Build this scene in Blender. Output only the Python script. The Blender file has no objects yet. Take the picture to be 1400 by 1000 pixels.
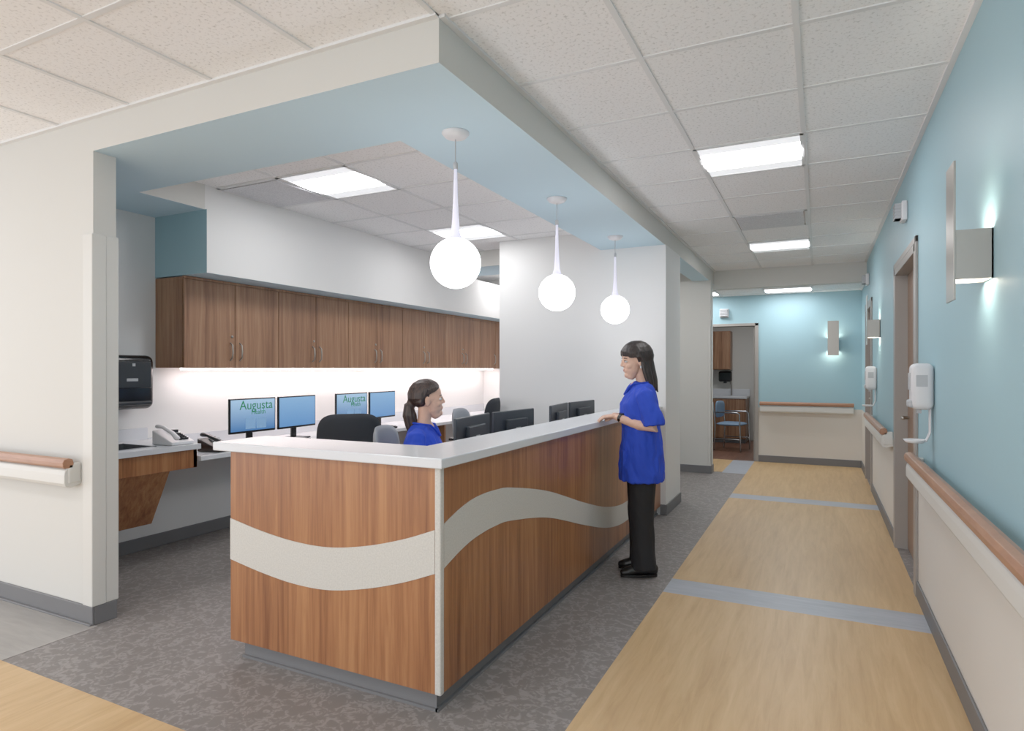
import bpy, bmesh, math, random
from mathutils import Vector, Matrix
random.seed(3)
S=bpy.context.scene
S.view_settings.view_transform='Standard'
S.view_settings.look='None'
S.view_settings.gamma=1.2
S.view_settings.exposure=.16
def lin(c):
    o=[]
    for x in c[:3]:
        x/=255
        o.append(x/12.92 if x<=.04045 else ((x+.055)/1.055)**2.4)
    return tuple(o)+(1,)
# ---------------------------------------------------------------- materials
def newmat(name):
    m=bpy.data.materials.new(name); m.use_nodes=True
    nt=m.node_tree; b=nt.nodes['Principled BSDF']
    return m,nt,b
def mat(name,c,rough=.5,metal=0,emit=0,ec=None,bump=0,bscale=60,var=0,spec=.5):
    m,nt,b=newmat(name)
    b.inputs['Base Color'].default_value=lin(c)
    b.inputs['Roughness'].default_value=rough
    b.inputs['Metallic'].default_value=metal
    b.inputs['Specular IOR Level'].default_value=spec
    if emit:
        b.inputs['Emission Color'].default_value=lin(ec or c)
        b.inputs['Emission Strength'].default_value=emit
    tc=nt.nodes.new('ShaderNodeTexCoord')
    n=nt.nodes.new('ShaderNodeTexNoise'); n.inputs['Scale'].default_value=bscale; n.inputs['Detail'].default_value=4
    nt.links.new(tc.outputs['Object'],n.inputs['Vector'])
    if bump:
        bp=nt.nodes.new('ShaderNodeBump'); bp.inputs['Strength'].default_value=bump; bp.inputs['Distance'].default_value=.01
        nt.links.new(n.outputs['Fac'],bp.inputs['Height']); nt.links.new(bp.outputs['Normal'],b.inputs['Normal'])
    if var:
        r=nt.nodes.new('ShaderNodeValToRGB')
        r.color_ramp.elements[0].position=.3; r.color_ramp.elements[1].position=.7
        r.color_ramp.elements[0].color=lin([x*(1-var) for x in c]); r.color_ramp.elements[1].color=lin([min(255,x*(1+var)) for x in c])
        nt.links.new(n.outputs['Fac'],r.inputs['Fac']); nt.links.new(r.outputs['Color'],b.inputs['Base Color'])
    return m
def wood(name,c1,c2,c3,scale,rough=.4,broad=1.0,lo=.34,hi=.66):
    m,nt,b=newmat(name); L=nt.links.new
    tc=nt.nodes.new('ShaderNodeTexCoord')
    mp=nt.nodes.new('ShaderNodeMapping'); mp.inputs['Scale'].default_value=scale
    L(tc.outputs['Object'],mp.inputs['Vector'])
    n=nt.nodes.new('ShaderNodeTexNoise'); n.inputs['Scale'].default_value=1; n.inputs['Detail'].default_value=8; n.inputs['Roughness'].default_value=.65; n.inputs['Distortion'].default_value=.6
    L(mp.outputs['Vector'],n.inputs['Vector'])
    mp2=nt.nodes.new('ShaderNodeMapping'); mp2.inputs['Scale'].default_value=[s*.22 for s in scale]
    L(tc.outputs['Object'],mp2.inputs['Vector'])
    n2=nt.nodes.new('ShaderNodeTexNoise'); n2.inputs['Scale'].default_value=1; n2.inputs['Detail'].default_value=3; n2.inputs['Distortion'].default_value=1.0
    L(mp2.outputs['Vector'],n2.inputs['Vector'])
    mx=nt.nodes.new('ShaderNodeMix'); mx.data_type='FLOAT'; mx.inputs[0].default_value=.4*broad
    L(n.outputs['Fac'],mx.inputs[2]); L(n2.outputs['Fac'],mx.inputs[3])
    r=nt.nodes.new('ShaderNodeValToRGB'); e=r.color_ramp.elements
    e[0].position=lo; e[0].color=lin(c1); e[1].position=hi; e[1].color=lin(c3)
    x=e.new(.5); x.color=lin(c2)
    L(mx.outputs[0],r.inputs['Fac']); L(r.outputs['Color'],b.inputs['Base Color'])
    b.inputs['Roughness'].default_value=rough
    return m
def speckle(name,c,cd,scale,lo,hi,rough=.9,scale2=None):
    m,nt,b=newmat(name); L=nt.links.new
    tc=nt.nodes.new('ShaderNodeTexCoord')
    n=nt.nodes.new('ShaderNodeTexNoise'); n.inputs['Scale'].default_value=scale; n.inputs['Detail'].default_value=3; n.inputs['Roughness'].default_value=.6
    L(tc.outputs['Object'],n.inputs['Vector'])
    r=nt.nodes.new('ShaderNodeValToRGB'); e=r.color_ramp.elements
    e[0].position=lo; e[0].color=lin(cd); e[1].position=hi; e[1].color=lin(c)
    L(n.outputs['Fac'],r.inputs['Fac']); L(r.outputs['Color'],b.inputs['Base Color'])
    b.inputs['Roughness'].default_value=rough
    return m
def patterned_floor():
    m,nt,b=newmat('grey_leaf_sheet_floor'); L=nt.links.new
    tc=nt.nodes.new('ShaderNodeTexCoord')
    d=nt.nodes.new('ShaderNodeTexNoise'); d.inputs['Scale'].default_value=9; d.inputs['Detail'].default_value=2
    L(tc.outputs['Object'],d.inputs['Vector'])
    ad=nt.nodes.new('ShaderNodeMix'); ad.data_type='VECTOR'; ad.inputs[0].default_value=.12
    L(tc.outputs['Object'],ad.inputs[4]); L(d.outputs['Color'],ad.inputs[5])
    v=nt.nodes.new('ShaderNodeTexVoronoi'); v.feature='DISTANCE_TO_EDGE'; v.inputs['Scale'].default_value=15
    L(ad.outputs[1],v.inputs['Vector'])
    n=nt.nodes.new('ShaderNodeTexNoise'); n.inputs['Scale'].default_value=21; n.inputs['Detail'].default_value=5; n.inputs['Distortion'].default_value=2.5
    L(tc.outputs['Object'],n.inputs['Vector'])
    ma=nt.nodes.new('ShaderNodeMath'); ma.operation='MULTIPLY_ADD'; ma.inputs[1].default_value=.9; 
    L(v.outputs['Distance'],ma.inputs[0]); L(n.outputs['Fac'],ma.inputs[2])
    r=nt.nodes.new('ShaderNodeValToRGB'); e=r.color_ramp.elements
    e[0].position=.48; e[0].color=lin((140,134,131)); e[1].position=.64; e[1].color=lin((115,109,106))
    x=e.new(.56); x.color=lin((124,118,115))
    L(ma.outputs[0],r.inputs['Fac']); L(r.outputs['Color'],b.inputs['Base Color'])
    b.inputs['Roughness'].default_value=.5
    return m
M={}
M['cream']=mat('cream_wall_paint',(206,205,200),.75,bump=.03,bscale=200)
M['creamR']=mat('cream_wainscot_paint',(216,211,203),.7,bump=.03,bscale=200)
M['white']=mat('white_wall_paint',(224,224,223),.75,bump=.03,bscale=200)
M['blue']=mat('light_blue_wall_paint',(152,190,202),.5,bump=.03,bscale=200)
M['bluesoff']=mat('light_blue_soffit_paint',(192,219,232),.7)
M['tile']=speckle('acoustic_ceiling_tile',(247,247,248),(210,210,210),70,.30,.46)
M['grid']=mat('ceiling_grid_white',(226,227,228),.5)
M['floor']=patterned_floor()
M['fwood']=wood('light_oak_sheet_floor',(180,144,98),(195,160,113),(206,172,126),(26,2.2,1),.38,.9)
M['fstrip']=wood('blue_grey_floor_strip',(150,155,165),(161,166,175),(172,176,185),(4,30,1),.4,.9)
M['flgrey']=wood('pale_grey_floor_strip',(142,138,134),(152,148,144),(162,158,154),(4,30,1),.4,.9)
M['dfloor']=wood('dark_wood_floor',(80,52,40),(105,70,55),(125,88,70),(30,3,1),.4)
M['desk']=wood('walnut_laminate_desk',(114,66,36),(146,93,56),(168,115,73),(42,42,1.5),.35,1,.36,.63)
M['cab']=wood('walnut_laminate_cabinet',(116,77,52),(147,104,74),(168,127,95),(38,38,1.5),.4,1,.36,.63)
M['rail']=wood('handrail_wood',(144,98,72),(160,114,86),(172,126,98),(6,6,40),.35)
M['band']=mat('pale_linen_laminate',(194,192,186),.5,var=.04,bscale=150)
M['solid']=mat('white_solid_surface',(212,215,220),.22,var=.015,bscale=300)
M['base']=mat('grey_rubber_base',(104,104,106),.5)
M['bump']=mat('cream_bumper_vinyl',(208,207,202),.45)
M['frame']=mat('taupe_door_frame_paint',(150,145,140),.4)
M['door']=mat('door_leaf_wood',(140,112,92),.45,var=.06)
M['nickel']=mat('brushed_nickel',(168,163,156),.36,1)
M['steel']=mat('stainless_steel',(170,172,175),.25,1)
M['black']=mat('black_plastic',(14,14,16),.22)
M['mback']=mat('monitor_back_plastic',(42,48,56),.4)
M['dgrey']=mat('dark_grey_plastic',(36,38,42),.3)
M['fabblk']=mat('black_chair_fabric',(36,39,45),.85,bump=.2,bscale=400)
M['fabgry']=mat('grey_chair_fabric',(142,146,153),.85,bump=.2,bscale=400)
M['fabblu']=mat('blue_chair_vinyl',(120,150,180),.6)
M['plas']=mat('white_plastic',(218,218,221),.35)
M['lgrey']=mat('light_grey_plastic',(178,180,184),.4)
M['perf']=speckle('perforated_diffuser_face',(216,217,221),(194,195,200),120,.4,.55,.6)
M['shadow']=mat('dark_gap',(45,36,30),.8)
M['pend']=mat('opal_glass_globe',(250,250,252),.25,emit=7,ec=(250,250,255))
M['pendneck']=mat('opal_glass_neck',(225,222,235),.25,emit=.3,ec=(228,226,250))
M['lens']=mat('lit_fixture_lens',(255,255,255),.4,emit=15,ec=(252,251,252))
M['refl']=mat('fixture_reflector',(240,242,245),.5,emit=.5,ec=(248,250,255))
M['led']=mat('undercabinet_led',(255,250,250),.4,emit=13,ec=(255,241,240))
M['sclamp']=mat('sconce_lamp',(255,250,240),.4,emit=38,ec=(255,246,228))
M['skin']=mat('skin_light',(222,176,152),.5,var=.03,bscale=30)
M['skin2']=mat('skin_warm',(212,163,138),.5,var=.03,bscale=30)
M['scrub']=mat('royal_blue_scrub_cotton',(16,58,186),.8,bump=.2,bscale=25)
M['pants']=mat('black_trouser_cloth',(14,14,18),.8,bump=.2,bscale=25)
M['shoe']=mat('black_leather',(12,12,13),.35)
M['lips']=mat('lip_colour',(180,90,86),.4)
M['eye']=mat('eye_white',(225,222,218),.3)
M['iris']=mat('iris_dark',(26,17,14),.2)
def hairmat(name,a,bb):
    m,nt,b=newmat(name); L=nt.links.new
    tc=nt.nodes.new('ShaderNodeTexCoord'); mp=nt.nodes.new('ShaderNodeMapping'); mp.inputs['Scale'].default_value=(160,160,14)
    L(tc.outputs['Object'],mp.inputs['Vector']); n=nt.nodes.new('ShaderNodeTexNoise'); n.inputs['Scale'].default_value=1; n.inputs['Detail'].default_value=3
    L(mp.outputs['Vector'],n.inputs['Vector']); r=nt.nodes.new('ShaderNodeValToRGB'); e=r.color_ramp.elements
    e[0].position=.35; e[0].color=lin(a); e[1].position=.7; e[1].color=lin(bb)
    L(n.outputs['Fac'],r.inputs['Fac']); L(r.outputs['Color'],b.inputs['Base Color'])
    bp=nt.nodes.new('ShaderNodeBump'); bp.inputs['Strength'].default_value=.5; bp.inputs['Distance'].default_value=.004
    L(n.outputs['Fac'],bp.inputs['Height']); L(bp.outputs['Normal'],b.inputs['Normal'])
    b.inputs['Roughness'].default_value=.45
    return m
M['hair1']=hairmat('hair_dark_brown',(20,13,11),(46,29,24))
M['hair2']=hairmat('hair_brown',(30,18,14),(66,43,33))
def screen(name,c1,c2):
    m,nt,b=newmat(name); L=nt.links.new
    tc=nt.nodes.new('ShaderNodeTexCoord'); sp=nt.nodes.new('ShaderNodeSeparateXYZ'); L(tc.outputs['Generated'],sp.inputs[0])
    r=nt.nodes.new('ShaderNodeValToRGB'); e=r.color_ramp.elements; e[0].color=lin(c1); e[1].color=lin(c2)
    L(sp.outputs['Z'],r.inputs['Fac']); L(r.outputs['Color'],b.inputs['Emission Color']); b.inputs['Emission Strength'].default_value=.75
    b.inputs['Base Color'].default_value=lin((20,25,35)); b.inputs['Roughness'].default_value=.25
    return m
M['scrA']=screen('monitor_screen_blue',(90,140,196),(130,175,218))
M['scrB']=screen('monitor_screen_pale',(62,112,170),(165,200,230))
M['green']=mat('screen_green_text',(24,118,70),.5,emit=.3)
M['scrtxt']=mat('screen_white_text',(120,160,200),.5,emit=.3)
# ---------------------------------------------------------------- helpers
def link(o,parent=None):
    S.collection.objects.link(o)
    if parent: o.parent=parent
    return o
def empty(name,loc=(0,0,0),yaw=0):
    e=bpy.data.objects.new(name,None); e.location=loc; e.rotation_euler=(0,0,yaw); e.empty_display_size=.1
    return link(e)
def mesh(name,bm,mats,parent=None,smooth=False,bevel=0,seg=2,remesh=0,sm=0,matrix=None):
    bmesh.ops.recalc_face_normals(bm,faces=bm.faces[:])
    me=bpy.data.meshes.new(name); bm.to_mesh(me); bm.free()
    for m in (mats if isinstance(mats,(list,tuple)) else [mats]): me.materials.append(M[m] if isinstance(m,str) else m)
    if smooth:
        for p in me.polygons: p.use_smooth=True
    o=bpy.data.objects.new(name,me); link(o,parent)
    if matrix: o.matrix_local=matrix
    if remesh:
        r=o.modifiers.new('remesh','REMESH'); r.mode='VOXEL'; r.voxel_size=remesh; r.use_smooth_shade=True
    if sm:
        s=o.modifiers.new('smooth','SMOOTH'); s.factor=.5; s.iterations=sm
    if bevel:
        b=o.modifiers.new('bevel','BEVEL'); b.width=bevel; b.segments=seg; b.limit_method='ANGLE'; b.angle_limit=.6
    return o
def addbox(bm,x0,x1,y0,y1,z0,z1,mi=0):
    vs=[bm.verts.new(p) for p in ((x0,y0,z0),(x1,y0,z0),(x1,y1,z0),(x0,y1,z0),(x0,y0,z1),(x1,y0,z1),(x1,y1,z1),(x0,y1,z1))]
    for f in ((0,3,2,1),(4,5,6,7),(0,1,5,4),(1,2,6,5),(2,3,7,6),(3,0,4,7)):
        q=bm.faces.new([vs[i] for i in f]); q.material_index=mi
def boxes(name,bl,mats,parent=None,bevel=0,seg=2,smooth=False):
    bm=bmesh.new()
    for b in bl: addbox(bm,*b)
    return mesh(name,bm,mats,parent,bevel=bevel,seg=seg,smooth=smooth)
def prism(name,pts,z0,z1,mats,parent=None,bevel=0,axis='z'):
    bm=bmesh.new()
    def P(a,b,c):
        return {'z':(a,b,c),'y':(a,c,b),'x':(c,a,b)}[axis]
    lo=[bm.verts.new(P(a,b,z0)) for a,b in pts]; hi=[bm.verts.new(P(a,b,z1)) for a,b in pts]
    bm.faces.new(lo); bm.faces.new(hi); n=len(pts)
    for i in range(n): bm.faces.new((lo[i],lo[(i+1)%n],hi[(i+1)%n],hi[i]))
    return mesh(name,bm,mats,parent,bevel=bevel)
def lathe(bm,prof,c=(0,0,0),seg=32,mi=0):
    rings=[]
    for r,z in prof:
        if r<1e-5: rings.append([bm.verts.new((c[0],c[1],c[2]+z))])
        else: rings.append([bm.verts.new((c[0]+r*math.cos(2*math.pi*i/seg),c[1]+r*math.sin(2*math.pi*i/seg),c[2]+z)) for i in range(seg)])
    for a,b in zip(rings[:-1],rings[1:]):
        for i in range(seg):
            j=(i+1)%seg
            if len(a)==1 and len(b)==1: continue
            if len(a)==1: f=bm.faces.new((a[0],b[i],b[j]))
            elif len(b)==1: f=bm.faces.new((a[i],a[j],b[0]))
            else: f=bm.faces.new((a[i],a[j],b[j],b[i]))
            f.material_index=mi
I4=Matrix.Identity(4)
def tube(bm,pts,rads,hint=(1,0,0),seg=14,cap=True,X=I4):
    pts=[Vector(p) for p in pts]; h=Vector(hint)
    R=[(r,r) if not isinstance(r,(tuple,list)) else r for r in rads]
    n=len(pts); T=[]
    for i in range(n):
        a=pts[max(0,i-1)]; b=pts[min(n-1,i+1)]; T.append((b-a).normalized())
    st=[(pts[i],T[i],R[i]) for i in range(n)]
    if cap:
        r=min(R[0]); t=T[0]
        st=[(pts[0]-t*r*.85,t,(R[0][0]*.5,R[0][1]*.5)),(pts[0]-t*r*.5,t,(R[0][0]*.87,R[0][1]*.87))]+st
        r=min(R[-1]); t=T[-1]
        st=st+[(pts[-1]+t*r*.5,t,(R[-1][0]*.87,R[-1][1]*.87)),(pts[-1]+t*r*.85,t,(R[-1][0]*.5,R[-1][1]*.5))]
    rings=[]
    for p,t,r in st:
        U=h.cross(t)
        if U.length<1e-3: U=Vector((0,1,0)).cross(t)
        U.normalize(); V=t.cross(U)
        rings.append([bm.verts.new(X@(p+U*r[0]*math.cos(2*math.pi*i/seg)+V*r[1]*math.sin(2*math.pi*i/seg))) for i in range(seg)])
    for a,b in zip(rings[:-1],rings[1:]):
        for i in range(seg):
            bm.faces.new((a[i],a[(i+1)%seg],b[(i+1)%seg],b[i]))
    bm.faces.new(rings[0][::-1]); bm.faces.new(rings[-1])
def ell(bm,c,r,X=I4,rot=None,u=20,v=14):
    m=X@Matrix.Translation(c)
    if rot: m=m@rot
    m=m@Matrix.Diagonal((r[0],r[1],r[2],1))
    bmesh.ops.create_uvsphere(bm,u_segments=u,v_segments=v,radius=1,matrix=m)
def panel(bm,w,h,th,bend,X,n=14,p=4.0,mi=0):
    F=[];B=[]
    for i in range(n+1):
        rf=[];rb=[]
        for j in range(n+1):
            a=-1+2*i/n; b=-1+2*j/n
            k=(abs(a)**p+abs(b)**p)**(1/p); mx=max(abs(a),abs(b))
            s=(mx/k) if k>0 else 1
            y=a*s*w/2; z=b*s*h/2
            xb=bend*(y/(w/2))**2
            e=th/2*(1-mx**6*.85)
            rf.append(bm.verts.new(X@Vector((xb+e,y,z)))); rb.append(bm.verts.new(X@Vector((xb-e,y,z))))
        F.append(rf);B.append(rb)
    for i in range(n):
        for j in range(n):
            bm.faces.new((F[i][j],F[i+1][j],F[i+1][j+1],F[i][j+1])).material_index=mi
            bm.faces.new((B[i][j],B[i][j+1],B[i+1][j+1],B[i+1][j])).material_index=mi
    for i in range(n):
        for p0,p1 in (((i,0),(i+1,0)),((i,n),(i+1,n)),((0,i),(0,i+1)),((n,i),(n,i+1))):
            bm.faces.new((F[p0[0]][p0[1]],F[p1[0]][p1[1]],B[p1[0]][p1[1]],B[p0[0]][p0[1]])).material_index=mi
def TR(x,y,z): return Matrix.Translation((x,y,z))
def RX(a): return Matrix.Rotation(a,4,'X')
def RY(a): return Matrix.Rotation(a,4,'Y')
def RZ(a): return Matrix.Rotation(a,4,'Z')
H=2.70; HS=2.52
# ---------------------------------------------------------------- floor
boxes('floor',[(-7,.65,-3,9.97,-.1,0)],'floor')
boxes('floor_wood_corridor',[(-.856,.53,-3,3.83,0,.002),(-.856,.53,4.1,6.95,0,.002),(-.856,.53,7.2,9.85,0,.002),(-7,-.856,-3,1.567,0,.002),(-4.4,-1.15,8.65,9.85,0,.002)],'fwood')
boxes('floor_strip_blue_grey',[(-.856,.53,3.83,4.1,0,.002),(-.856,.53,6.95,7.2,0,.002),(-1.15,-.856,8.6,9.85,0,.002)],'fstrip')
boxes('floor_strip_pale_grey',[(-7,-3.42,1.567,2.0,0,.002)],'flgrey')
boxes('floor_exam_room',[(-3.2,.2,9.85,12.8,-.1,.001)],'dfloor')
# ---------------------------------------------------------------- ceiling
boxes('ceiling',[(-7,.65,-3,9.0,H,H+.1)],'tile')
boxes('ceiling_far_corridor',[(-4.4,.65,9.0,9.85,2.45,2.55),(-3.2,.2,9.97,12.8,2.5,2.6)],'tile')
g=[]
bw=.012
def gridarea(x0,x1,y0,y1,ox,oy,px,py,z):
    k=math.ceil((x0-ox)/px)
    while ox+k*px<x1+.001:
        x=ox+k*px; g.append((max(x-bw,x0),min(x+bw,x1),y0,y1,z-.006,z)); k+=1
    k=math.ceil((y0-oy)/py)
    while oy+k*py<y1+.001:
        y=oy+k*py; g.append((x0,x1,max(y-bw,y0),min(y+bw,y1),z-.005,z)); k+=1
gridarea(-7,-1.29,-3,2.0,-.08,3.9,.61,.62,H)
gridarea(-1.29,.53,-3,8.9,-.08,3.9,.61,.62,H)
gridarea(-4.0,-1.91,2.6,6.2,-2.79,3.19,.61,.61,H)
gridarea(-4.3,.53,9.0,9.85,-.08,9.0,.61,.62,2.45)
g+= [(.505,.53,-3,8.9,H-.012,H),(-1.29,-1.265,2.0,8.9,H-.012,H),(-7,-1.29,1.975,2.0,H-.012,H)]
boxes('ceiling_grid',g,'grid')
def soff(name,bl):
    bm=bmesh.new()
    for b in bl: addbox(bm,*b)
    o=mesh(name,bm,['cream','bluesoff'])
    for p in o.data.polygons:
        if p.normal.z<-.5: p.material_index=1
    return o
soff('ceiling_soffit',[(-7,-1.29,2.0,2.6,HS,H),(-1.91,-1.29,2.6,6.2,HS,H),(-4.56,-4.0,2.6,3.09,HS,H),(-4.56,-1.29,6.2,6.8,HS,H),(-1.50,-1.29,6.8,8.9,HS,H)])
boxes('ceiling_beam_corridor',[(-4.4,.53,8.9,9.0,2.45,H)],'cream')
bk=boxes('ceiling_bulkhead_cabinets',[(-4.56,-3.98,3.09,8.3,2.06,HS),(-4.56,-4.0,3.09,6.2,HS,H)],['white','blue','bluesoff'])
for p in bk.data.polygons:
    if p.normal.y<-.5: p.material_index=1
    if p.normal.z<-.5: p.material_index=2
# ---------------------------------------------------------------- walls
RS=.80
boxes('wall_right',[(.53,.65,-3,4.45,0,RS,0),(.53,.65,-3,4.45,RS,H,1),(.53,.65,4.45,5.6,2.1,H,1),(.53,.65,5.6,8.0,0,RS,0),(.53,.65,5.6,8.0,RS,H,1),
  (.53,.65,8.0,8.95,2.1,H,1),(.53,.65,8.95,9.97,0,RS,0),(.53,.65,8.95,9.97,RS,H,1)],['creamR','blue'])
boxes('wall_far',[(-4.4,-1.75,9.85,9.97,0,H,1),(-1.75,-.85,9.85,9.97,2.0,H,1),(-.85,.53,9.85,9.97,0,RS,0),(-.85,.53,9.85,9.97,RS,H,1)],['creamR','blue'])
boxes('wall_front',[(-7,-3.46,2.0,2.12,0,HS)],'cream')
boxes('wall_left',[(-4.68,-4.56,2.12,8.42,0,H)],'white')
boxes('wall_rear',[(-4.56,-3.02,8.3,8.42,0,H)],'white')
boxes('wall_divider',[(-3.02,-2.9,6.5,8.42,0,H)],'white')
boxes('wall_column',[(-3.02,-1.28,5.85,6.52,0,HS),(-3.02,-1.91,5.85,6.2,HS,H)],'white')
boxes('wall_alcove',[(-2.9,-1.27,8.45,8.65,0,HS)],'cream')
boxes('wall_passage',[(-4.4,-2.9,8.53,8.65,0,H)],'cream')
boxes('wall_passage_end',[(-4.5,-4.4,8.53,9.97,0,H)],'cream')
boxes('wall_examback',[(-3.2,.2,12.7,12.8,0,2.6)],'cream')
boxes('wall_examleft',[(-3.3,-3.2,9.97,12.8,0,2.6)],'cream')
boxes('wall_examright',[(.2,.3,9.97,12.8,0,2.6)],'cream')
def baseb(name,bl): return boxes(name,bl,'base',bevel=.004)
baseb('baseboard_right',[(.518,.53,-3,4.40,0,.1),(.518,.53,5.65,7.95,0,.1),(.518,.53,9.0,9.85,0,.1)])
baseb('baseboard_far',[(-.80,.518,9.838,9.85,0,.1)])
baseb('baseboard_front',[(-7,-3.448,1.988,2.0,0,.1),(-3.46,-3.448,2.0,2.12,0,.1),(-7,-3.448,1.975,1.988,0,.012)])
baseb('baseboard_left',[(-4.56,-4.548,2.12,8.3,0,.1)])
baseb('baseboard_column',[(-1.28,-1.268,5.838,6.52,0,.1),(-1.33,-1.28,5.838,5.85,0,.1)])
baseb('baseboard_alcove',[(-2.9,-1.258,8.438,8.45,0,.1),(-1.27,-1.258,8.45,8.65,0,.1)])
boxes('trim_corner_guard_left',[(-3.53,-3.45,1.985,2.0,.10,2.08),(-3.46,-3.445,1.985,2.06,.10,2.08),(-3.46,-3.45,2.06,2.13,.10,2.08)],'bump',bevel=.005)
boxes('trim_corner_guard_alcove',[(-1.30,-1.258,8.44,8.45,.10,2.0),(-1.27,-1.258,8.44,8.5,.10,2.0)],'bump',bevel=.004)
# ---------------------------------------------------------------- doors
def door_side(n,y0,y1,zt):
    e=empty('door_%d'%n)
    boxes('frame',[(.515,.66,y0-.0,y0+.05,0,zt),(.515,.66,y1-.05,y1,0,zt),(.515,.66,y0,y1,zt-.05,zt),(.515,.53,y0-.04,y0,0,zt+.04),(.515,.53,y1,y1+.04,0,zt+.04),(.515,.53,y0-.04,y1+.04,zt,zt+.04)],'frame',e,bevel=.003)
    boxes('leaf',[(.60,.645,y0+.05,y1-.05,0.01,zt-.05)],'door',e)
    bm=bmesh.new(); tube(bm,[(.60,y1-.14,1.0),(.555,y1-.14,1.0),(.55,y1-.25,1.0)],[.011]*3,hint=(0,0,1)); mesh('lever_handle',bm,'nickel',e,smooth=True)
    return e
door_side(1,4.45,5.6,2.12); door_side(2,8.0,8.95,2.12)
e=empty('door_3')
boxes('frame',[(-1.79,-1.75,9.835,9.985,0,2.04),(-.85,-.80,9.835,9.985,0,2.04),(-1.79,-.80,9.835,9.985,2.0,2.04),(-.87,-.85,9.87,9.95,0,2.0),(-1.75,-1.73,9.87,9.95,0,2.0)],'frame',e,bevel=.003)
# ---------------------------------------------------------------- handrails
def rail(name,x0,y0,x1,y1,nx,ny):
    e=empty(name)
    d=Vector((x1-x0,y1-y0,0)); L=d.length; d.normalize()
    X=Matrix(((d.x,nx,0,x0),(d.y,ny,0,y0),(0,0,1,0),(0,0,0,1)))
    def ext(nm,prof,a0,a1,m,bev):
        bm=bmesh.new()
        a=[bm.verts.new(X@Vector((a0,p,z))) for p,z in prof]; b=[bm.verts.new(X@Vector((a1,p,z))) for p,z in prof]
        bm.faces.new(a); bm.faces.new(b); n=len(prof)
        for i in range(n): bm.faces.new((a[i],a[(i+1)%n],b[(i+1)%n],b[i]))
        mesh(nm,bm,m,e,bevel=bev)
    ext('grip',[(.045,.835),(.085,.835),(.094,.845),(.096,.865),(.088,.882),(.066,.888),(.046,.882),(.040,.86)],0,L,'rail',.003)
    ext('bumper',[(.0,.815),(.03,.83),(.07,.832),(.082,.822),(.086,.80),(.086,.755),(.078,.738),(.05,.73),(.0,.745)],.004,L-.004,'bump',.004)
    bm=bmesh.new()
    for px in (.0,L-.03):
        v=[X@Vector((px,.0,.76)),X@Vector((px+.03,.07,.87))]
        addbox(bm,min(v[0].x,v[1].x),max(v[0].x,v[1].x),min(v[0].y,v[1].y),max(v[0].y,v[1].y),.75,.86)
    mesh('end_caps',bm,'bump',e,bevel=.01)
    return e
rail('handrail',.53,-3,.53,4.2,-1,0)
rail('handrail',.53,5.8,.53,7.85,-1,0)
rail('handrail',-.78,9.85,.43,9.85,0,-1)
rail('handrail',-7,2.0,-3.56,2.0,0,-1)
# ---------------------------------------------------------------- ceiling fixtures
def troffer(x0,x1,y0,y1,z=H):
    e=empty('ceiling_light_fixture',((x0+x1)/2,(y0+y1)/2,z))
    w,h=(x1-x0)/2,(y1-y0)/2
    boxes('frame',[(-w,w,-h,-h+.02,-.008,-.0005),(-w,w,h-.02,h,-.008,-.0005),(-w,-w+.02,-h,h,-.008,-.0005),(w-.02,w,-h,h,-.008,-.0005)],'grid',e)
    bm=bmesh.new()
    for s in (-1,1):
        vs=[bm.verts.new(p) for p in ((-w+.02,s*(h-.02),-.002),(w-.02,s*(h-.02),-.002),(w-.02,s*.17,-.004),(-w+.02,s*.17,-.004))]
        bm.faces.new(vs)
    mesh('reflectors',bm,'refl',e)
    bm=bmesh.new(); n=8; rr=[]
    for i in range(n+1):
        t=-1+2*i/n
        rr.append([bm.verts.new((x,t*.17,-.004-.010*(1-t*t))) for x in (-w+.02,w-.02)])
    for a,b in zip(rr[:-1],rr[1:]): bm.faces.new((a[0],a[1],b[1],b[0]))
    mesh('lens',bm,'lens',e,smooth=True)
    return e
troffer(-.69,-.08,3.9,4.52); troffer(-.69,-.08,7.06,7.68); troffer(-.69,-.08,.18,.80)  # last fixture is added out of view, as fill for the desk front
troffer(-3.40,-2.79,3.19,3.80); troffer(-3.40,-2.79,5.02,5.63)
troffer(-2.52,-1.91,-.1,.5); troffer(-4.96,-4.35,-.1,.5); troffer(-.69,-.08,9.1,9.7,2.45); troffer(-1.91,-1.30,9.1,9.7,2.45); troffer(-1.6,-1.0,10.9,11.5,2.5)  # first pair added above the frame to brighten the desk front
troffer(-2.5,-1.9,7.2,7.8); troffer(-4.0,-3.4,7.2,7.8); troffer(-.69,-.08,-2.4,-1.8); troffer(-3.7,-3.1,-2.4,-1.8)  # last pair added behind the camera as unseen fill light
def diffuser(x0,y0,z=H):
    e=empty('air_diffuser',(x0+.3,y0+.3,z))
    boxes('face',[(-.27,.27,-.27,.27,-.012,-.006)],'perf',e); boxes('rim',[(-.3,.3,-.3,-.28,-.008,-.001),(-.3,.3,.28,.3,-.008,-.001),(-.3,-.28,-.3,.3,-.008,-.001),(.28,.3,-.3,.3,-.008,-.001)],'grid',e)
diffuser(-.69,5.78); diffuser(-4.0,3.19); diffuser(-2.17,5.02)
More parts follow.
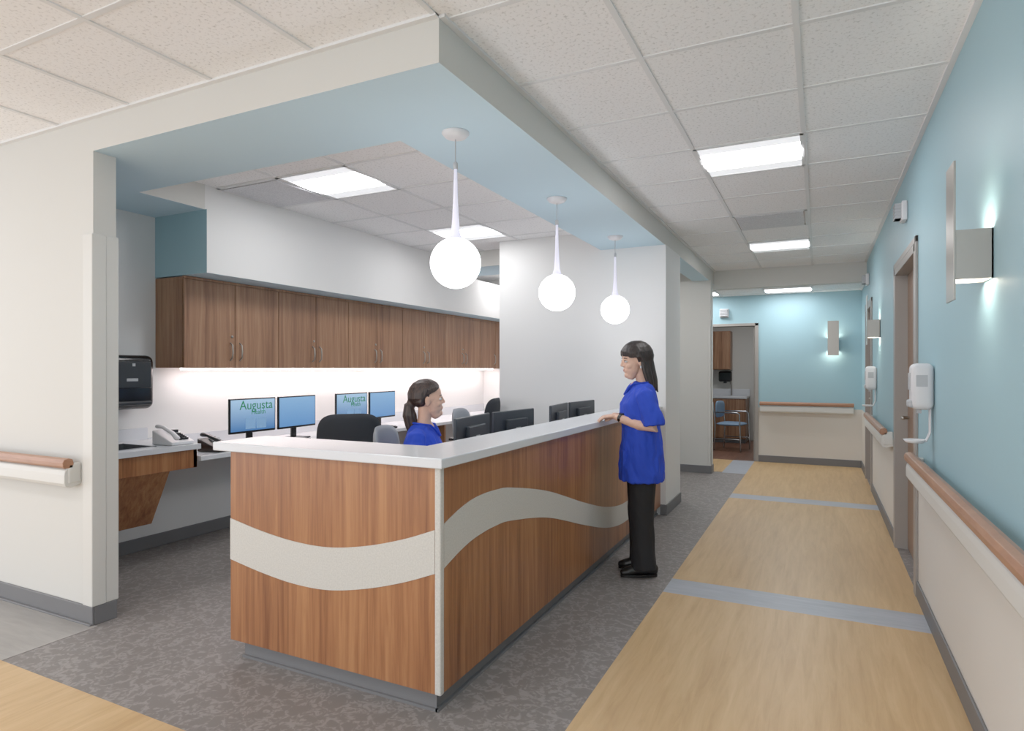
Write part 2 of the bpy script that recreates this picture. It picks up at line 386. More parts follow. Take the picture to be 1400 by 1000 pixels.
# ---------------------------------------------------------------- pendants
def pendant(x,y):
    e=empty('pendant_lamp',(x,y,0))
    R=.124; cz=1.88
    bm=bmesh.new()
    prof=[(0,cz-R)]+[(R*math.cos(math.radians(a)),cz+R*math.sin(math.radians(a))) for a in range(-80,73,8)]
    lathe(bm,prof,seg=40); mesh('globe',bm,'pend',e,smooth=True)
    bm=bmesh.new()
    lathe(bm,[(R*math.cos(math.radians(71)),cz+R*math.sin(math.radians(71))),(.029,2.01),(.021,2.04),(.016,2.10),(.012,2.18),(.0095,2.27),(.008,2.345),(0,2.35)],seg=24)
    mesh('neck',bm,'pendneck',e,smooth=True)
    bm=bmesh.new(); lathe(bm,[(0,2.34),(.011,2.34),(.011,2.37),(.0028,2.38),(.0028,HS-.03)],seg=12); mesh('cord',bm,'lgrey',e,smooth=True)
    bm=bmesh.new(); lathe(bm,[(.0,HS-.034),(.03,HS-.032),(.052,HS-.024),(.068,HS-.006),(.068,HS),(0,HS)],seg=32); mesh('canopy',bm,'plas',e,smooth=True)
for y in (2.63,3.95,5.30): pendant(-1.6,y)
# ---------------------------------------------------------------- reception desk
D=empty('nurse_station_desk')
boxes('body',[(-2.50,-1.34,2.07,2.17,.082,.975),(-1.43,-1.33,2.09,5.85,.082,.975),(-2.50,-2.46,2.17,2.36,.082,.975)],'desk',D)
boxes('toe_kick',[(-2.44,-1.365,2.10,2.17,0,.083),(-1.43,-1.365,2.17,5.85,0,.083)],'base',D)
boxes('toe_cove',[(-2.445,-1.355,2.09,2.10,0,.012),(-1.365,-1.352,2.09,5.85,0,.012)],'base',D)
boxes('corner_trim',[(-1.352,-1.324,2.064,2.092,.082,.973)],'band',D,bevel=.005)
prism('countertop',[(-2.60,2.05),(-1.31,2.05),(-1.31,5.85),(-1.60,5.85),(-1.60,2.38),(-2.60,2.38)],.972,1.012,'solid',D,bevel=.005)
boxes('work_surface',[(-2.05,-1.43,2.17,5.85,.71,.74),(-2.46,-2.05,2.17,2.55,.71,.74)],'solid',D,bevel=.003)
boxes('panel_joints',[(-1.3302,-1.3292,3.30,3.3025,.082,.972),(-1.3302,-1.3292,4.58,4.5825,.082,.972)],'desk',D)
boxes('support_panels',[(-2.0,-1.43,4.2,4.23,0,.71),(-2.0,-1.43,5.8,5.83,0,.71)],'desk',D)
def catmull(P,n=8):
    out=[]
    for i in range(len(P)-1):
        p0=P[max(i-1,0)];p1=P[i];p2=P[i+1];p3=P[min(i+2,len(P)-1)]
        for k in range(n):
            t=k/n
            out.append(tuple(.5*((2*b)+(-a+c)*t+(2*a-5*b+4*c-d)*t*t+(-a+3*b-3*c+d)*t**3) for a,b,c,d in zip(p0,p1,p2,p3)))
    out.append(P[-1]); return out
wf=catmull([(-2.5,.655,.462),(-2.3,.618,.428),(-2.1,.594,.406),(-1.9,.592,.408),(-1.7,.622,.444),(-1.51,.672,.498),(-1.354,.728,.556)])
wr=catmull([(2.094,.748,.574),(2.22,.785,.612),(2.35,.807,.636),(2.53,.808,.644),(2.71,.788,.63),(3.16,.691,.547),(3.75,.515,.374),(4.2,.40,.255),(4.6,.345,.20),(5.0,.36,.215),(5.4,.43,.285),(5.85,.53,.39)])
def ribbon(bm,W,f):
    A=[]
    for s,a,b in W: A.append([bm.verts.new(f(s,a,0)),bm.verts.new(f(s,b,0)),bm.verts.new(f(s,b,1)),bm.verts.new(f(s,a,1))])
    for p,q in zip(A[:-1],A[1:]):
        for i in range(4): bm.faces.new((p[i],p[(i+1)%4],q[(i+1)%4],q[i]))
    bm.faces.new(A[0]); bm.faces.new(A[-1])
bm=bmesh.new()
ribbon(bm,wf,lambda s,z,k:(s,2.071-.004*k,z))
ribbon(bm,wr,lambda s,z,k:(-1.331+.004*k,s,z))
mesh('wave_band',bm,'band',D)
# ---------------------------------------------------------------- left wall cabinets
C=empty('wall_cabinets')
boxes('carcass',[(-4.558,-4.25,3.092,8.29,1.37,2.05)],'cab',C)
n=12; y0=3.092; w=.452; fr=[]; hb=bmesh.new()
for i in range(n):
    a=y0+i*w+.003; b=min(y0+(i+1)*w-.003,8.29)
    fr.append((-4.249,-4.23,a,b,1.368,2.035))
boxes('door_gaps',[(-4.25,-4.2485,3.095,8.28,1.375,2.03)],'shadow',C)
boxes('doors',fr,'cab',C,bevel=.002)
for i in range(n-1):
    ym=y0+(i+ (1 if i%2==0 else 0))*w + (-.045 if i%2==0 else .045)
    tube(hb,[(-4.23,ym,1.43),(-4.205,ym,1.45),(-4.20,ym,1.50),(-4.205,ym,1.55),(-4.23,ym,1.57)],[.006]*5,hint=(0,1,0),seg=8)
    if i%2==0 and i<10:
        ell(hb,(-4.226,y0+(i+1)*w-.03,1.62),(.006,.011,.011))
mesh('handles',hb,'nickel',C,smooth=True)
boxes('top_fascia',[(-4.25,-4.228,3.092,8.29,2.037,2.056)],'cab',C)
boxes('undercabinet_light',[(-4.42,-4.34,3.2,8.2,1.352,1.369)],'led',C)
# sink counter and wall desk
W=empty('sink_counter')
x0,x1,ya,yb,zt=-4.558,-3.95,2.13,3.02,.83
boxes('sink_top',[(x0,-4.42,ya,yb,zt-.035,zt),(-4.08,x1,ya,yb,zt-.035,zt),(-4.42,-4.08,ya,2.32,zt-.035,zt),(-4.42,-4.08,2.76,yb,zt-.035,zt)],'solid',W)
boxes('basin',[(-4.43,-4.07,2.31,2.77,.67,.68),(-4.43,-4.415,2.31,2.77,.68,zt+.003),(-4.085,-4.07,2.31,2.77,.68,zt+.003),(-4.43,-4.07,2.31,2.325,.68,zt+.003),(-4.43,-4.07,2.755,2.77,.68,zt+.003)],'steel',W)
boxes('apron',[(-4.0,-3.965,ya,3.0,.665,.795),(-4.55,-3.965,2.97,3.0,.665,.795)],'desk',W,bevel=.002)
prism('sloped_panel',[(-4.0,.665),(-3.975,.665),(-4.17,.285),(-4.55,.285),(-4.55,.31),(-4.19,.31)],2.13,2.80,'desk',W,axis='y')
prism('sloped_panel_end',[(-4.0,.665),(-4.19,.31),(-4.55,.31),(-4.55,.665)],2.775,2.80,'desk',W,axis='y')
FA=empty('faucet')
bm=bmesh.new(); tube(bm,[(-4.49,2.54,.842),(-4.49,2.54,1.02),(-4.46,2.54,1.08),(-4.38,2.54,1.09),(-4.33,2.54,1.05)],[.012]*5,hint=(0,1,0)); tube(bm,[(-4.49,2.46,.84),(-4.49,2.46,.88),(-4.46,2.43,.89)],[.01]*3,hint=(0,1,0)); mesh('spout_and_lever',bm,'nickel',FA,smooth=True)
W=empty('wall_desk')
boxes('long_top',[(x0,x1,3.022,8.298,.705,.74)],'solid',W,bevel=.003)
boxes('supports',[(-4.545,-4.05,y,y+.03,0,.705) for y in (4.72,6.4,8.1)],'desk',W)
boxes('trim_backsplash',[(x0,x0+.015,ya,3.02,.831,.92),(x0,x0+.015,3.023,8.298,.741,.84)],'solid')
# ---------------------------------------------------------------- monitors
def monitor(loc,yaw,scr,w=.47,h=.285,zc=.25,logo=False,hm='black'):
    e=empty('computer_monitor',loc,yaw)
    boxes('housing',[(-.02,.0,-w/2,w/2,zc-h/2,zc+h/2),(-.045,-.02,-w/4,w/4,zc-h/3.2,zc+h/3.2)],hm,e,bevel=.006)
    boxes('screen',[(.0,.002,-w/2+.012,w/2-.012,zc-h/2+.018,zc+h/2-.012)],scr,e)
    boxes('stand',[(-.06,-.04,-.03,.03,.013,zc),(-.12,.06,-.1,.1,0.001,.013)],hm if hm=='black' else 'lgrey',e,bevel=.004)
    if hm!='black':
        boxes('badge',[(-.0465,-.045,-.03,.03,zc+.02,zc+.035)],'lgrey',e)
        boxes('stand_hinge',[(-.075,-.045,-.035,.035,zc-.05,zc+.015)],'lgrey',e,bevel=.006)
    if logo:
        def txt(s,size,y,z,m):
            c=bpy.data.curves.new('text','FONT'); c.body=s; c.size=size; c.align_x='CENTER'; c.extrude=.0005; c.materials.append(M[m])
            o=bpy.data.objects.new('screen_text',c); link(o,e); o.matrix_local=Matrix(((0,0,1,.0028),(1,0,0,y),(0,1,0,z),(0,0,0,1)))
        txt('Augusta',.105,.03,zc+.05,'green'); txt('Health',.055,.05,zc+.008,'green'); 
        boxes('screen_panel',[(.002,.0026,-.1+.02,.0+.02,zc-.11,zc-.02),(.002,.0026,.03,.13,zc-.11,zc-.02)],'scrtxt',e)
    return e
monitor((-4.2,3.70,.74),0,'scrB',logo=True,zc=.24); monitor((-4.2,4.19,.74),.05,'scrA',zc=.24)
monitor((-4.2,4.92,.74),0,'scrB',logo=True,zc=.24); monitor((-4.2,5.41,.74),.05,'scrA',zc=.24)
for y,a in ((3.27,.12),(3.84,-.10),(4.66,.12),(5.2,-.08)):
    monitor((-1.88,y,.741),math.pi+a,'scrA',w=.52,h=.30,zc=.19,hm='mback')
def keyboard(loc,yaw):
    e=empty('computer_keyboard',loc,yaw)
    bl=[(-.07,.07,-.22,.22,0,.018,0)]
    for r in range(5):
        for c in range(14): bl.append((-.058+r*.024,-.038+r*.024,-.21+c*.0302,-.184+c*.0302,.018,.024,1))
    boxes('keys',bl,['black','dgrey'],e)
keyboard((-4.05,3.9,.742),0); keyboard((-4.05,5.15,.742),0)
# ---------------------------------------------------------------- phones
def phone(loc,yaw,m,m2):
    e=empty('desk_phone',loc,yaw)
    prism('base',[(-.10,0),(.10,0),(.10,.02),(-.10,.10)],-.09,.09,m,e,axis='y',bevel=.006)
    X=TR(0,0,.06)@RY(.38)
    bm=bmesh.new()
    tube(bm,[(-.10,-.055,.03),(-.05,-.055,.045),(.05,-.055,.045),(.10,-.055,.03)],[(.022,.016),(.016,.012),(.016,.012),(.022,.016)],hint=(0,0,1),X=X); mesh('handset',bm,m,e,smooth=True)
    bm=bmesh.new()
    for r in range(5):
        for c in range(3):
            p=X@Vector((-.0+r*.02-.01,.0+c*.026,.008))
            addbox(bm,p.x-.007,p.x+.007,p.y-.009,p.y+.009,p.z-.01,p.z+.004)
    p=X@Vector((-.06,.03,.008)); addbox(bm,p.x-.02,p.x+.02,p.y-.035,p.y+.035,p.z-.015,p.z+.006)
    mesh('keypad',bm,m2,e)
phone((-4.10,2.915,.831),0.05,'plas','dgrey'); phone((-4.10,3.27,.741),0.15,'black','lgrey')
# ---------------------------------------------------------------- towel dispenser
e=empty('paper_towel_dispenser',(-4.558,2.77,1.075))
bm=bmesh.new()
addbox(bm,0,.23,-.17,.17,0,.385)
mesh('cover',bm,'black',e,bevel=.05,seg=5,smooth=True)
bm=bmesh.new(); addbox(bm,.225,.240,-.13,.13,.15,.34); mesh('window',bm,'dgrey',e,bevel=.012,seg=3)
boxes('label',[(.240,.2415,-.05,.03,.20,.22)],'lgrey',e); boxes('lever',[(.19,.25,-.13,.13,.03,.06)],'dgrey',e,bevel=.01)
boxes('lock',[(.240,.242,-.01,.01,.305,.325)],'lgrey',e)
# ---------------------------------------------------------------- sanitizer dispensers
def sanit(y,z=1.15):
    e=empty('hand_sanitizer_dispenser',(.528,y,z))
    bm=bmesh.new(); addbox(bm,-.10,0,-.065,.065,.0,.24); mesh('housing',bm,'plas',e,bevel=.03,seg=4,smooth=True)
    bm=bmesh.new(); addbox(bm,-.106,-.095,-.035,.035,.10,.19); mesh('window',bm,'lgrey',e,bevel=.004)
    boxes('push_bar',[(-.112,-.06,-.05,.05,.01,.05)],'lgrey',e,bevel=.01)
    boxes('side_label',[(-.08,-.03,-.0665,-.0645,.12,.18)],'lgrey',e)
    boxes('nozzle',[(-.07,-.05,-.01,.01,-.02,.01)],'lgrey',e)
    bm=bmesh.new(); tube(bm,[(-.012,0,.02),(-.012,0,-.12),(-.03,0,-.165),(-.09,0,-.168)],[(.022,.006)]*3+[(.03,.005)],hint=(1,0,0)); mesh('tray_arm',bm,'plas',e,smooth=True)
    bm=bmesh.new(); lathe(bm,[(0,-.175),(.04,-.175),(.052,-.158),(.047,-.158),(.038,-.168),(0,-.168)],c=(-.08,0,0)); mesh('drip_tray',bm,'plas',e,smooth=True)
sanit(3.87); sanit(7.4)
# ---------------------------------------------------------------- sconces
def sconce(loc,yaw):
    e=empty('wall_sconce',loc,yaw)
    boxes('plate',[(.105,.112,-.07,.07,-.24,.24)],'nickel',e,bevel=.001)
    boxes('lamp_box',[(.0,.105,-.065,-.06,-.17,-.0),(.0,.105,.06,.065,-.17,0),(.0,.004,-.065,.065,-.17,0)],'nickel',e)
    boxes('lamp_core',[(.02,.095,-.05,.05,-.14,-.03)],'plas',e)
    boxes('lamps',[(.025,.085,-.04,.04,-.030,-.014),(.025,.085,-.04,.04,-.156,-.140)],'sclamp',e)
sconce((.528,2.68,1.84),math.pi); sconce((.528,7.05,1.84),math.pi); sconce((.175,9.848,1.79),-math.pi/2)
def strobe(loc,yaw):
    e=empty('alarm_strobe',loc,yaw)
    boxes('housing',[(0,.035,-.065,.065,-.065,.065)],'plas',e,bevel=.008)
    boxes('louvres',[(.035,.075,-.055,.055,-.05+i*.022,-.038+i*.022) for i in range(5)]+[(.035,.07,-.05,.05,-.05,.05)],'lgrey',e,bevel=.002)
strobe((.528,4.95,2.42),math.pi); strobe((.528,8.5,2.42),math.pi); strobe((-1.28,9.848,2.2),-math.pi/2)
# ---------------------------------------------------------------- chairs
def task_chair(loc,yaw,fab,top=1.0):
    e=empty('task_chair',loc,yaw)
    bm=bmesh.new()
    for i in range(5):
        a=2*math.pi*i/5+.3; c,s=math.cos(a),math.sin(a)
        tube(bm,[(0,0,.11),(.14*c,.14*s,.10),(.29*c,.29*s,.075)],[(.022,.02),(.02,.015),(.016,.012)],hint=(0,0,1),seg=10)
        for k in (-1,1):
            bmesh.ops.create_cone(bm,cap_ends=True,segments=16,radius1=.027,radius2=.027,depth=.018,matrix=TR(.29*c-k*.014*s,.29*s+k*.014*c,.027)@RZ(a)@RX(math.pi/2))
    tube(bm,[(0,0,.10),(0,0,.40)],[.028,.022],hint=(1,0,0),cap=False)
    tube(bm,[(-.1,0,.42),(-.24,0,.45),(-.27,0,.6),(-.26,0,.75)],[(.03,.012)]*4,hint=(0,1,0),seg=10)
    for k in (-1,1):
        tube(bm,[(-.02,k*.2,.42),(-.02,k*.27,.45),(-.04,k*.28,.6),(-.02,k*.27,.66)],[.014]*4,hint=(1,0,0),seg=8)
        tube(bm,[(-.12,k*.27,.67),(.12,k*.27,.67)],[(.03,.014)]*2,hint=(0,0,1),seg=10)
    addbox(bm,-.12,.12,-.1,.1,.38,.42)
    mesh('frame',bm,'black',e,smooth=True)
    bm=bmesh.new(); panel(bm,.48,.47,.08,0,TR(.0,0,.46)@RY(math.pi/2)); mesh('seat',bm,fab,e,smooth=True)
    bm=bmesh.new(); hh=top-.56; panel(bm,.46,hh,.05,.05,TR(-.26,0,.56+hh/2)@RY(-.1)); mesh('backrest',bm,fab,e,smooth=True)
    return e
task_chair((-3.22,3.72,0),math.pi-.8,'fabblk',1.04); task_chair((-3.2,5.55,0),math.pi+.2,'fabblk',1.07)
task_chair((-2.72,5.0,0),.2,'fabgry',1.0)
SY=math.radians(20)
task_chair((-2.25,3.3,0),SY,'fabgry',1.0)
# ---------------------------------------------------------------- exam room contents
e=empty('exam_room_sink_cabinet')
boxes('base',[(-2.4,-1.2,12.1,12.69,.08,.82)],'cab',e); boxes('top',[(-2.42,-1.18,12.07,12.69,.82,.86),(-2.42,-1.18,12.67,12.69,.86,.98)],'solid',e,bevel=.004)
boxes('door_fronts',[(-2.39+i*.3,-2.11+i*.3,12.08,12.1,.1,.8) for i in range(4)],'cab',e,bevel=.003)
boxes('plinth',[(-2.38,-1.22,12.15,12.65,.001,.08)],'base',e)
bm=bmesh.new(); tube(bm,[(-1.5,12.55,.86),(-1.5,12.55,1.08),(-1.5,12.48,1.13),(-1.5,12.4,1.08)],[.012]*4,hint=(1,0,0)); mesh('faucet',bm,'nickel',e,smooth=True)
e=empty('exam_room_upper_cabinet'); boxes('carcass',[(-2.4,-1.50,12.38,12.69,1.35,2.08)],'cab',e); boxes('door_fronts',[(-2.39+i*.3,-2.11+i*.3,12.36,12.38,1.36,2.07) for i in range(3)],'cab',e,bevel=.003)
e=empty('soap_dispenser',(-1.62,12.69,1.12)); boxes('body',[(-.12,.12,-.14,0,0,.2)],'black',e,bevel=.03,seg=4)
boxes('spout',[(-.03,.03,-.13,-.09,-.03,0)],'dgrey',e,bevel=.005)
e=empty('side_chair',(-1.32,11.1,0),-.2)
bm=bmesh.new()
for s in (-1,1):
    tube(bm,[(-.22,s*.24,.0+.01),(-.2,s*.24,.42),(-.24,s*.24,.80)],[.012]*3,hint=(0,1,0),seg=8)
    tube(bm,[(.22,s*.24,.01),(.2,s*.24,.62),(.16,s*.24,.64),(-.2,s*.24,.64)],[.012]*4,hint=(0,1,0),seg=8)
    tube(bm,[(-.21,s*.24,.2),(.21,s*.24,.2)],[.009]*2,hint=(0,1,0),seg=8)
mesh('frame',bm,'steel',e,smooth=True)
bm=bmesh.new(); panel(bm,.46,.44,.06,0,TR(0,0,.44)@RY(math.pi/2)); panel(bm,.44,.28,.04,.02,TR(-.22,0,.68)); mesh('cushions',bm,'fabblu',e,smooth=True)
# ---------------------------------------------------------------- people
def head_skin(bm,X):
    ell(bm,(-.012,0,.03),(.094,.074,.086),X)
    tube(bm,[(.016,0,.05),(.022,0,.0),(.027,0,-.035),(.033,0,-.068),(.042,0,-.092)],[(.066,.067),(.060,.066),(.057,.060),(.050,.050),(.034,.032)],hint=(1,0,0),X=X,seg=20)
    tube(bm,[(.078,0,.025),(.088,0,.004),(.097,0,-.018)],[.008,.009,.010],hint=(0,1,0),X=X)
    for s in (-1,1):
        ell(bm,(.087,s*.010,-.022),(.010,.007,.007),X)
        ell(bm,(-.008,s*.074,-.006),(.017,.008,.030),X,rot=RZ(-s*.35))
        ell(bm,(.052,s*.034,-.028),(.026,.022,.022),X)
    ell(bm,(.074,0,-.052),(.015,.026,.020),X)
    ell(bm,(.071,0,-.088),(.016,.020,.018),X)
    tube(bm,[(-.02,0,-.05),(-.032,0,-.12),(-.04,0,-.19)],[(.046,.046),(.044,.042),(.052,.058)],hint=(1,0,0),X=X,seg=20)
def face_extras(e,X):
    bm=bmesh.new()
    for s in (-1,1): ell(bm,(.0735,s*.031,.004),(.0115,.015,.0075),X)
    mesh('eyes',bm,'eye',e,smooth=True)
    bm=bmesh.new()
    for s in (-1,1): ell(bm,(.0825,s*.030,.004),(.0035,.0065,.0065),X)
    mesh('irises',bm,'iris',e,smooth=True)
    bm=bmesh.new()
    for s in (-1,1):
        tube(bm,[(.082,s*.014,.024),(.082,s*.030,.028),(.071,s*.048,.024)],[.002,.0027,.0015],hint=(0,0,1),X=X,seg=8)
        tube(bm,[(.083,s*.017,.009),(.086,s*.030,.0135),(.078,s*.045,.008)],[.0018]*3,hint=(0,0,1),X=X,seg=8)
    mesh('brows_and_lashes',bm,'iris',e,smooth=True)
    bm=bmesh.new()
    tube(bm,[(.074,-.024,-.045),(.086,-.010,-.0500),(.0875,0,-.0515),(.086,.010,-.0500),(.074,.024,-.045)],[.002,.0035,.0032,.0035,.002],hint=(0,0,1),X=X,seg=8)
    tube(bm,[(.075,-.020,-.050),(.0855,0,-.058),(.075,.020,-.050)],[.002,.0045,.002],hint=(0,0,1),X=X,seg=8)
    mesh('lips',bm,'lips',e,smooth=True)
def hair(e,X,style,m):
    bm=bmesh.new()
    C=Vector((-.014,0,.032)); R=(.102,.083,.093)
    def P(phi,th,k=1.0): return C+Vector((R[0]*k*math.sin(th)*math.cos(phi),R[1]*k*math.sin(th)*math.sin(phi),R[2]*k*math.cos(th)))
    ell(bm,(-.028,0,.034),(.092,.078,.085),X)
    N=56
    for i in range(N):
        ph=-math.pi+2*math.pi*(i+.5)/N; d=abs(math.degrees(ph))
        j=random.uniform(-.04,.04)
        if style=='long':
            if d<80: the=math.radians(76+d*.24)+j
            else: the=math.radians(112)
        else:
            if d<80: the=math.radians(50+d*.42)+j*.4
            elif d<105: the=math.radians(84)+j*.4
            else: the=math.radians(118)
        pts=[P(ph,the*k/6+.02,1+ (0.0 if k<5 else .01)+random.uniform(-.01,.015)) for k in range(7)]
        rad=[.010]+[.0125]*5+[.006]
        if style!='long' and d<90: rad=[.010]+[.0115]*4+[.009,.005]
        if style=='long' and d>=92:
            c,s=math.cos(ph),math.sin(ph)
            fl=1+.12*random.random(); dz=random.uniform(-.03,.012)
            pts+= [Vector((-.02+.084*c*fl,.080*s*fl,-.08)),Vector((-.032+.080*c*fl,.080*s*fl,-.14)),Vector((-.038+.078*c*fl,.078*s*fl,-.195+dz))]
            rad=[.010]+[.0125]*6+[.014,.012,.004]
        tube(bm,pts,rad,hint=(math.sin(ph),-math.cos(ph),0.01),seg=8,X=X)
    if style=='long':
        tube(bm,[(-.07,0,.0),(-.078,0,-.08),(-.082,0,-.16)],[(.06,.030),(.058,.026),(.05,.014)],hint=(1,0,0),X=X)
        for s in (-1,1):
            tube(bm,[P(s*1.2,.3),P(s*1.35,.9,1.03),P(s*1.5,1.3,1.05),(-.045,s*.082,-.06),(-.055,s*.082,-.13)],[.010,.014,.014,.012,.005],hint=(1,0,0),X=X)
    else:
        ell(bm,(-.108,0,-.01),(.026,.028,.028),X)
        tube(bm,[(-.09,0,-.01),(-.120,.0,-.03),(-.125,.0,-.08),(-.112,.0,-.14),(-.10,.0,-.20),(-.10,.0,-.25)],[.024,.034,.040,.036,.026,.006],hint=(0,1,0),X=X)
        for q in range(9):
            a=q*.7; tube(bm,[(-.115+.01*math.cos(a),.02*math.sin(a),-.02),(-.122+.036*math.cos(a),.036*math.sin(a),-.09),(-.112+.032*math.cos(a),.034*math.sin(a),-.16),(-.10+.012*math.cos(a),.02*math.sin(a),-.235-.02*math.sin(q*3.))],[.008,.010,.009,.003],hint=(0,1,0),X=X,seg=8)
        for s in (-1,1):
            tube(bm,[P(s*1.0,.5),P(s*1.5,1.2,1.02),(-.05,s*.076,-.01),(-.10,s*.02,-.01)],[.012,.014,.015,.012],hint=(0,0,1),X=X)
    mesh('hair',bm,m,e,smooth=True,remesh=.0035,sm=1)
def hand(bm,X,side,curl=.35):
    tube(bm,[(-.01,0,0),(.02,0,0),(.06,0,.0),(.08,0,-.002)],[(.024,.017),(.030,.014),(.036,.012),(.034,.010)],hint=(0,0,1),X=X,seg=16)
    L=[.062,.070,.066,.052]
    for k in range(4):
        y=side*(.028-.0185*k); a=side*(.10-.06*k); l=L[k]; c=curl*(1+.12*k)
        p=Vector((.078-abs(k-1.2)*.003,y,-.002)); pts=[p-Vector((.02,0,0)),p]; ang=.15
        for seg_l in (.45,.32,.23):
            ang+=c*.75
            p=p+Vector((math.cos(ang)*math.cos(a),math.sin(a),-math.sin(ang)))*l*seg_l; pts.append(p)
        tube(bm,pts,[.0085,.0085,.008,.0072,.006],hint=(0,0,1),X=X,seg=10)
    tube(bm,[(.012,side*.020,-.004),(.035,side*.042,-.010),(.058,side*.050,-.018),(.078,side*.046,-.024)],[.012,.011,.0095,.007],hint=(0,0,1),X=X,seg=10)
def look(p,d,up=(0,0,1)):
    x=Vector(d).normalized(); z=Vector(up); y=z.cross(x).normalized(); z=x.cross(y)
    return Matrix(((x.x,y.x,z.x,p[0]),(x.y,y.y,z.y,p[1]),(x.z,y.z,z.z,p[2]),(0,0,0,1)))
def cloth_disp(o,st,size,par,zs=3.0):
    g=bpy.data.objects.new('fold_direction',None); link(g,par); g.empty_display_size=.05; g.scale=(1,1,zs); g.rotation_euler=(.25,.2,0)
    t=bpy.data.textures.new('folds','CLOUDS'); t.noise_scale=size; t.noise_depth=1
    d=o.modifiers.new('folds','DISPLACE'); d.texture=t; d.strength=st; d.mid_level=.5; d.texture_coords='OBJECT'; d.texture_coords_object=g
    s=o.modifiers.new('smooth2','SMOOTH'); s.factor=.5; s.iterations=2
# --- standing woman
e=empty('standing_woman',(-1.065,4.13,0),math.radians(201))
HX=TR(.04,0,1.415)@RZ(math.radians(12))@RY(.12)
bm=bmesh.new(); head_skin(bm,HX)
ell(bm,(.035,0,1.232),(.045,.034,.05))
for s,wy in ((1,.045),(-1,-.05)):
    w=(.175,wy,1.045)
    tube(bm,[(-.005,s*.145,1.185),(-.035,s*.195,1.08),(-.055,s*.20,.985),(.03,s*.155,1.0),(.12,s*.09,1.028),w],[.034,.038,.037,.035,.029,(.026,.021)],hint=(.3,0,1))
    hand(bm,look((.175,wy,1.045+(.004 if s>0 else 0)),(.98,-s*.22,-.10)),-s,.30)
mesh('skin',bm,'skin',e,smooth=True,remesh=.0035,sm=2)
face_extras(e,HX); hair(e,HX,'long','hair1')
bm=bmesh.new()
ring=[(.625,.0,.150,.200),(.70,.0,.150,.198),(.80,.0,.142,.188),(.90,.0,.130,.176),(.98,.002,.122,.168),(1.06,.012,.128,.170),(1.12,.012,.125,.170),(1.17,.002,.108,.168),(1.21,-.004,.088,.158),(1.245,-.010,.070,.115),(1.268,-.014,.062,.075)]
tube(bm,[(c,0,z) for z,c,rx,ry in ring],[(ry,rx) for z,c,rx,ry in ring],hint=(1,0,0),seg=36,cap=False)
for s in (-1,1):
    tube(bm,[(-.005,s*.11,1.205),(-.01,s*.155,1.185),(-.032,s*.188,1.10),(-.05,s*.20,1.03),(-.053,s*.203,1.0)],[(.052,.052),(.064,.064),(.066,.066),(.070,.068),(.072,.069)],hint=(1,0,0),seg=20,cap=False)
o=mesh('scrub_top',bm,'scrub',e,smooth=True,remesh=.006,sm=4); cloth_disp(o,.026,.045,e)
bm=bmesh.new()
for s in (-1,1):
    tube(bm,[(.06,s*.056,1.262),(.085,s*.03,1.235),(.112,0,1.19)],[(.004,.009)]*3,hint=(1,0,0),seg=10)
tube(bm,[(.06,.056,1.262),(-.03,.078,1.275),(-.07,.04,1.272),(-.072,0,1.27),(-.07,-.04,1.272),(-.03,-.078,1.275),(.06,-.056,1.262)],[(.009,.005)]*7,hint=(0,0,1),seg=10)
mesh('neck_trim',bm,'scrub',e,smooth=True)
boxes('patch_pocket',[(.10,.135,.03,.115,.72,.83)],'scrub',e,bevel=.01)
bm=bmesh.new()
tube(bm,[(0,0,.82),(0,0,.74),(0,0,.68)],[(.15,.11),(.165,.12),(.155,.115)],hint=(1,0,0),seg=24)
for s in (-1,1):
    tube(bm,[(0,s*.085,.74),(.004,s*.082,.60),(.006,s*.078,.42),(-.002,s*.078,.22),(-.008,s*.08,.05)],[(.078,.095),(.074,.088),(.066,.076),(.064,.074),(.070,.084)],hint=(1,0,0),seg=24,cap=False)
o=mesh('trousers',bm,'pants',e,smooth=True,remesh=.007,sm=2); cloth_disp(o,.016,.06,e)
bm=bmesh.new()
for s in (-1,1):
    X=TR(0,s*.075,0)@RZ(s*.12)
    tube(bm,[(-.075,0,.045),(-.045,0,.05),(.0,0,.05),(.055,0,.042),(.10,0,.034),(.13,0,.028)],[(.028,.038),(.032,.044),(.034,.044),(.038,.038),(.038,.030),(.027,.022)],hint=(0,0,1),seg=18,X=X)
mesh('shoes',bm,'shoe',e,smooth=True,remesh=.005,sm=2)
bm=bmesh.new()
for s in (-1,1):
    X=TR(0,s*.075,0)@RZ(s*.12)
    tube(bm,[(.025,0,.002),(.025,0,.018)],[(.040,.122)]*2,hint=(1,0,0),seg=28,cap=False,X=X)
mesh('shoe_soles',bm,'shoe',e)
bm=bmesh.new(); XW=look((.142,.073,1.037),(.80,-.58,.15)); 
tube(bm,[(-.010,0,0),(.010,0,0)],[(.031,.027)]*2,hint=(0,0,1),seg=20,cap=False,X=XW); tube(bm,[(0,0,.024),(0,0,.034)],[.017]*2,hint=(1,0,0),seg=18,cap=False,X=XW)
mesh('wristwatch',bm,'black',e,smooth=False)
bm=bmesh.new()
for s in (-1,1): ell(bm,(-.004,s*.083,-.042),(.005,.005,.010),HX)
mesh('earrings',bm,'plas',e,smooth=True)
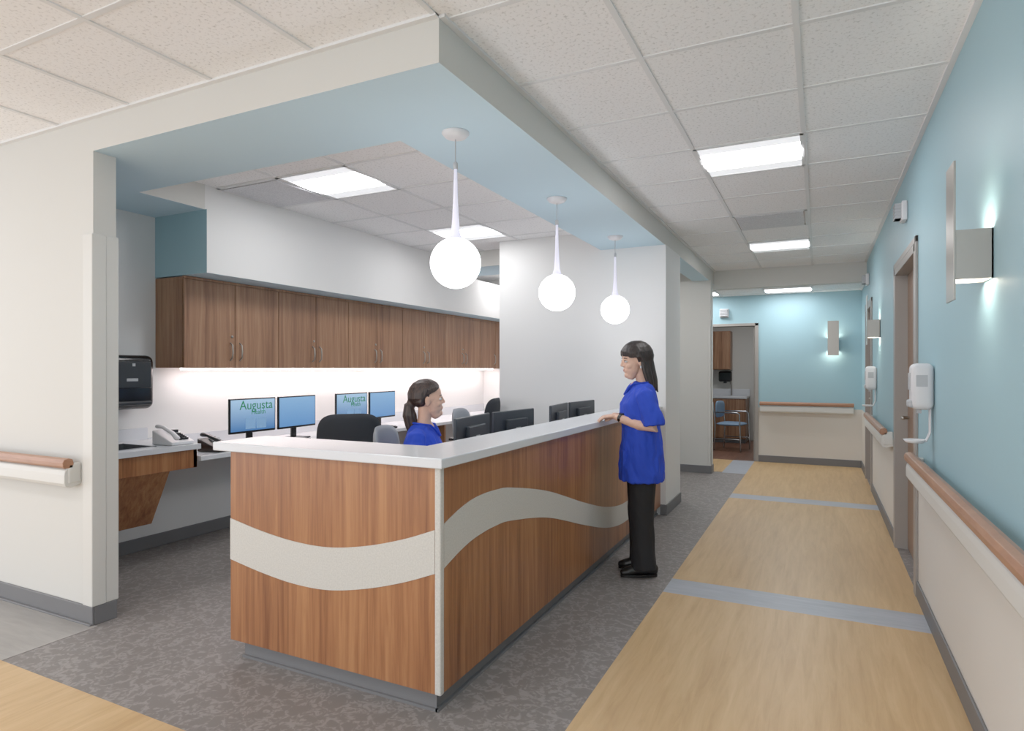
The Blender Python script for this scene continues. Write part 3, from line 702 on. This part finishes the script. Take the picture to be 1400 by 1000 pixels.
# --- seated woman
e=empty('seated_woman',(-2.25,3.3,0),SY)
HX=TR(.035,0,1.165)@RZ(math.radians(17))@RY(-.06)
bm=bmesh.new(); head_skin(bm,HX)
ell(bm,(.03,0,.985),(.045,.034,.05))
for s in (1,-1):
    tube(bm,[(0,s*.145,.935),(.0,s*.19,.84),(.02,s*.21,.755),(.12,s*.19,.77),(.25,s*.14,.787)],[.034,.038,.037,.035,(.026,.021)],hint=(.3,0,1))
    hand(bm,look((.25,s*.14,.787),(.97,-s*.15,-.12)),-s,.3)
mesh('skin',bm,'skin2',e,smooth=True,remesh=.0035,sm=2)
face_extras(e,HX); hair(e,HX,'pony','hair2')
bm=bmesh.new()
ring=[(.50,-.02,.14,.185),(.60,-.03,.135,.175),(.70,-.02,.125,.165),(.80,.0,.125,.168),(.87,.005,.122,.17),(.92,-.002,.106,.168),(.96,-.006,.088,.158),(.995,-.010,.070,.115),(1.018,-.012,.062,.075)]
tube(bm,[(c,0,z) for z,c,rx,ry in ring],[(ry,rx) for z,c,rx,ry in ring],hint=(1,0,0),seg=36,cap=False)
for s in (-1,1):
    tube(bm,[(-.005,s*.11,.955),(-.0,s*.155,.935),(.0,s*.185,.865),(.005,s*.20,.80)],[(.052,.052),(.064,.064),(.066,.066),(.070,.068)],hint=(1,0,0),seg=20,cap=False)
o=mesh('scrub_top',bm,'scrub',e,smooth=True,remesh=.006,sm=4); cloth_disp(o,.02,.045,e)
bm=bmesh.new()
for s in (-1,1):
    tube(bm,[(.06,s*.056,1.012),(.085,s*.03,.985),(.112,0,.94)],[(.004,.009)]*3,hint=(1,0,0),seg=10)
tube(bm,[(.06,.056,1.012),(-.03,.078,1.025),(-.07,.04,1.022),(-.072,0,1.02),(-.07,-.04,1.022),(-.03,-.078,1.025),(.06,-.056,1.012)],[(.009,.005)]*7,hint=(0,0,1),seg=10)
mesh('neck_trim',bm,'scrub',e,smooth=True)
bm=bmesh.new()
ell(bm,(-.03,0,.57),(.15,.175,.09))
for s in (-1,1):
    tube(bm,[(-.02,s*.09,.575),(.18,s*.10,.585),(.38,s*.10,.56),(.41,s*.10,.50),(.40,s*.10,.30),(.38,s*.10,.07)],[.085,.078,.064,.062,.056,.058],hint=(0,1,0),seg=22)
o=mesh('trousers',bm,'pants',e,smooth=True,remesh=.008,sm=2)
bm=bmesh.new()
for s in (-1,1):
    X=TR(.38,s*.10,0)
    tube(bm,[(-.08,0,.042),(.0,0,.046),(.06,0,.040),(.11,0,.032),(.14,0,.028)],[(.030,.036),(.036,.044),(.042,.038),(.040,.030),(.030,.024)],hint=(0,0,1),seg=18,X=X)
mesh('shoes',bm,'shoe',e,smooth=True,remesh=.005,sm=2)
# ---------------------------------------------------------------- world + camera
w=bpy.data.worlds.new('world'); S.world=w; w.use_nodes=True
bg=w.node_tree.nodes['Background']; bg.inputs[0].default_value=(.93,.955,1,1); bg.inputs[1].default_value=1.9
cam=bpy.data.cameras.new('camera'); co=bpy.data.objects.new('camera',cam); link(co)
co.location=(0,0,1.36); co.rotation_euler=(math.pi/2,0,math.radians(26.16))
cam.lens=36*855/1400; cam.sensor_width=36; cam.sensor_fit='HORIZONTAL'; cam.shift_y=5/1400; cam.clip_start=.05
S.camera=co
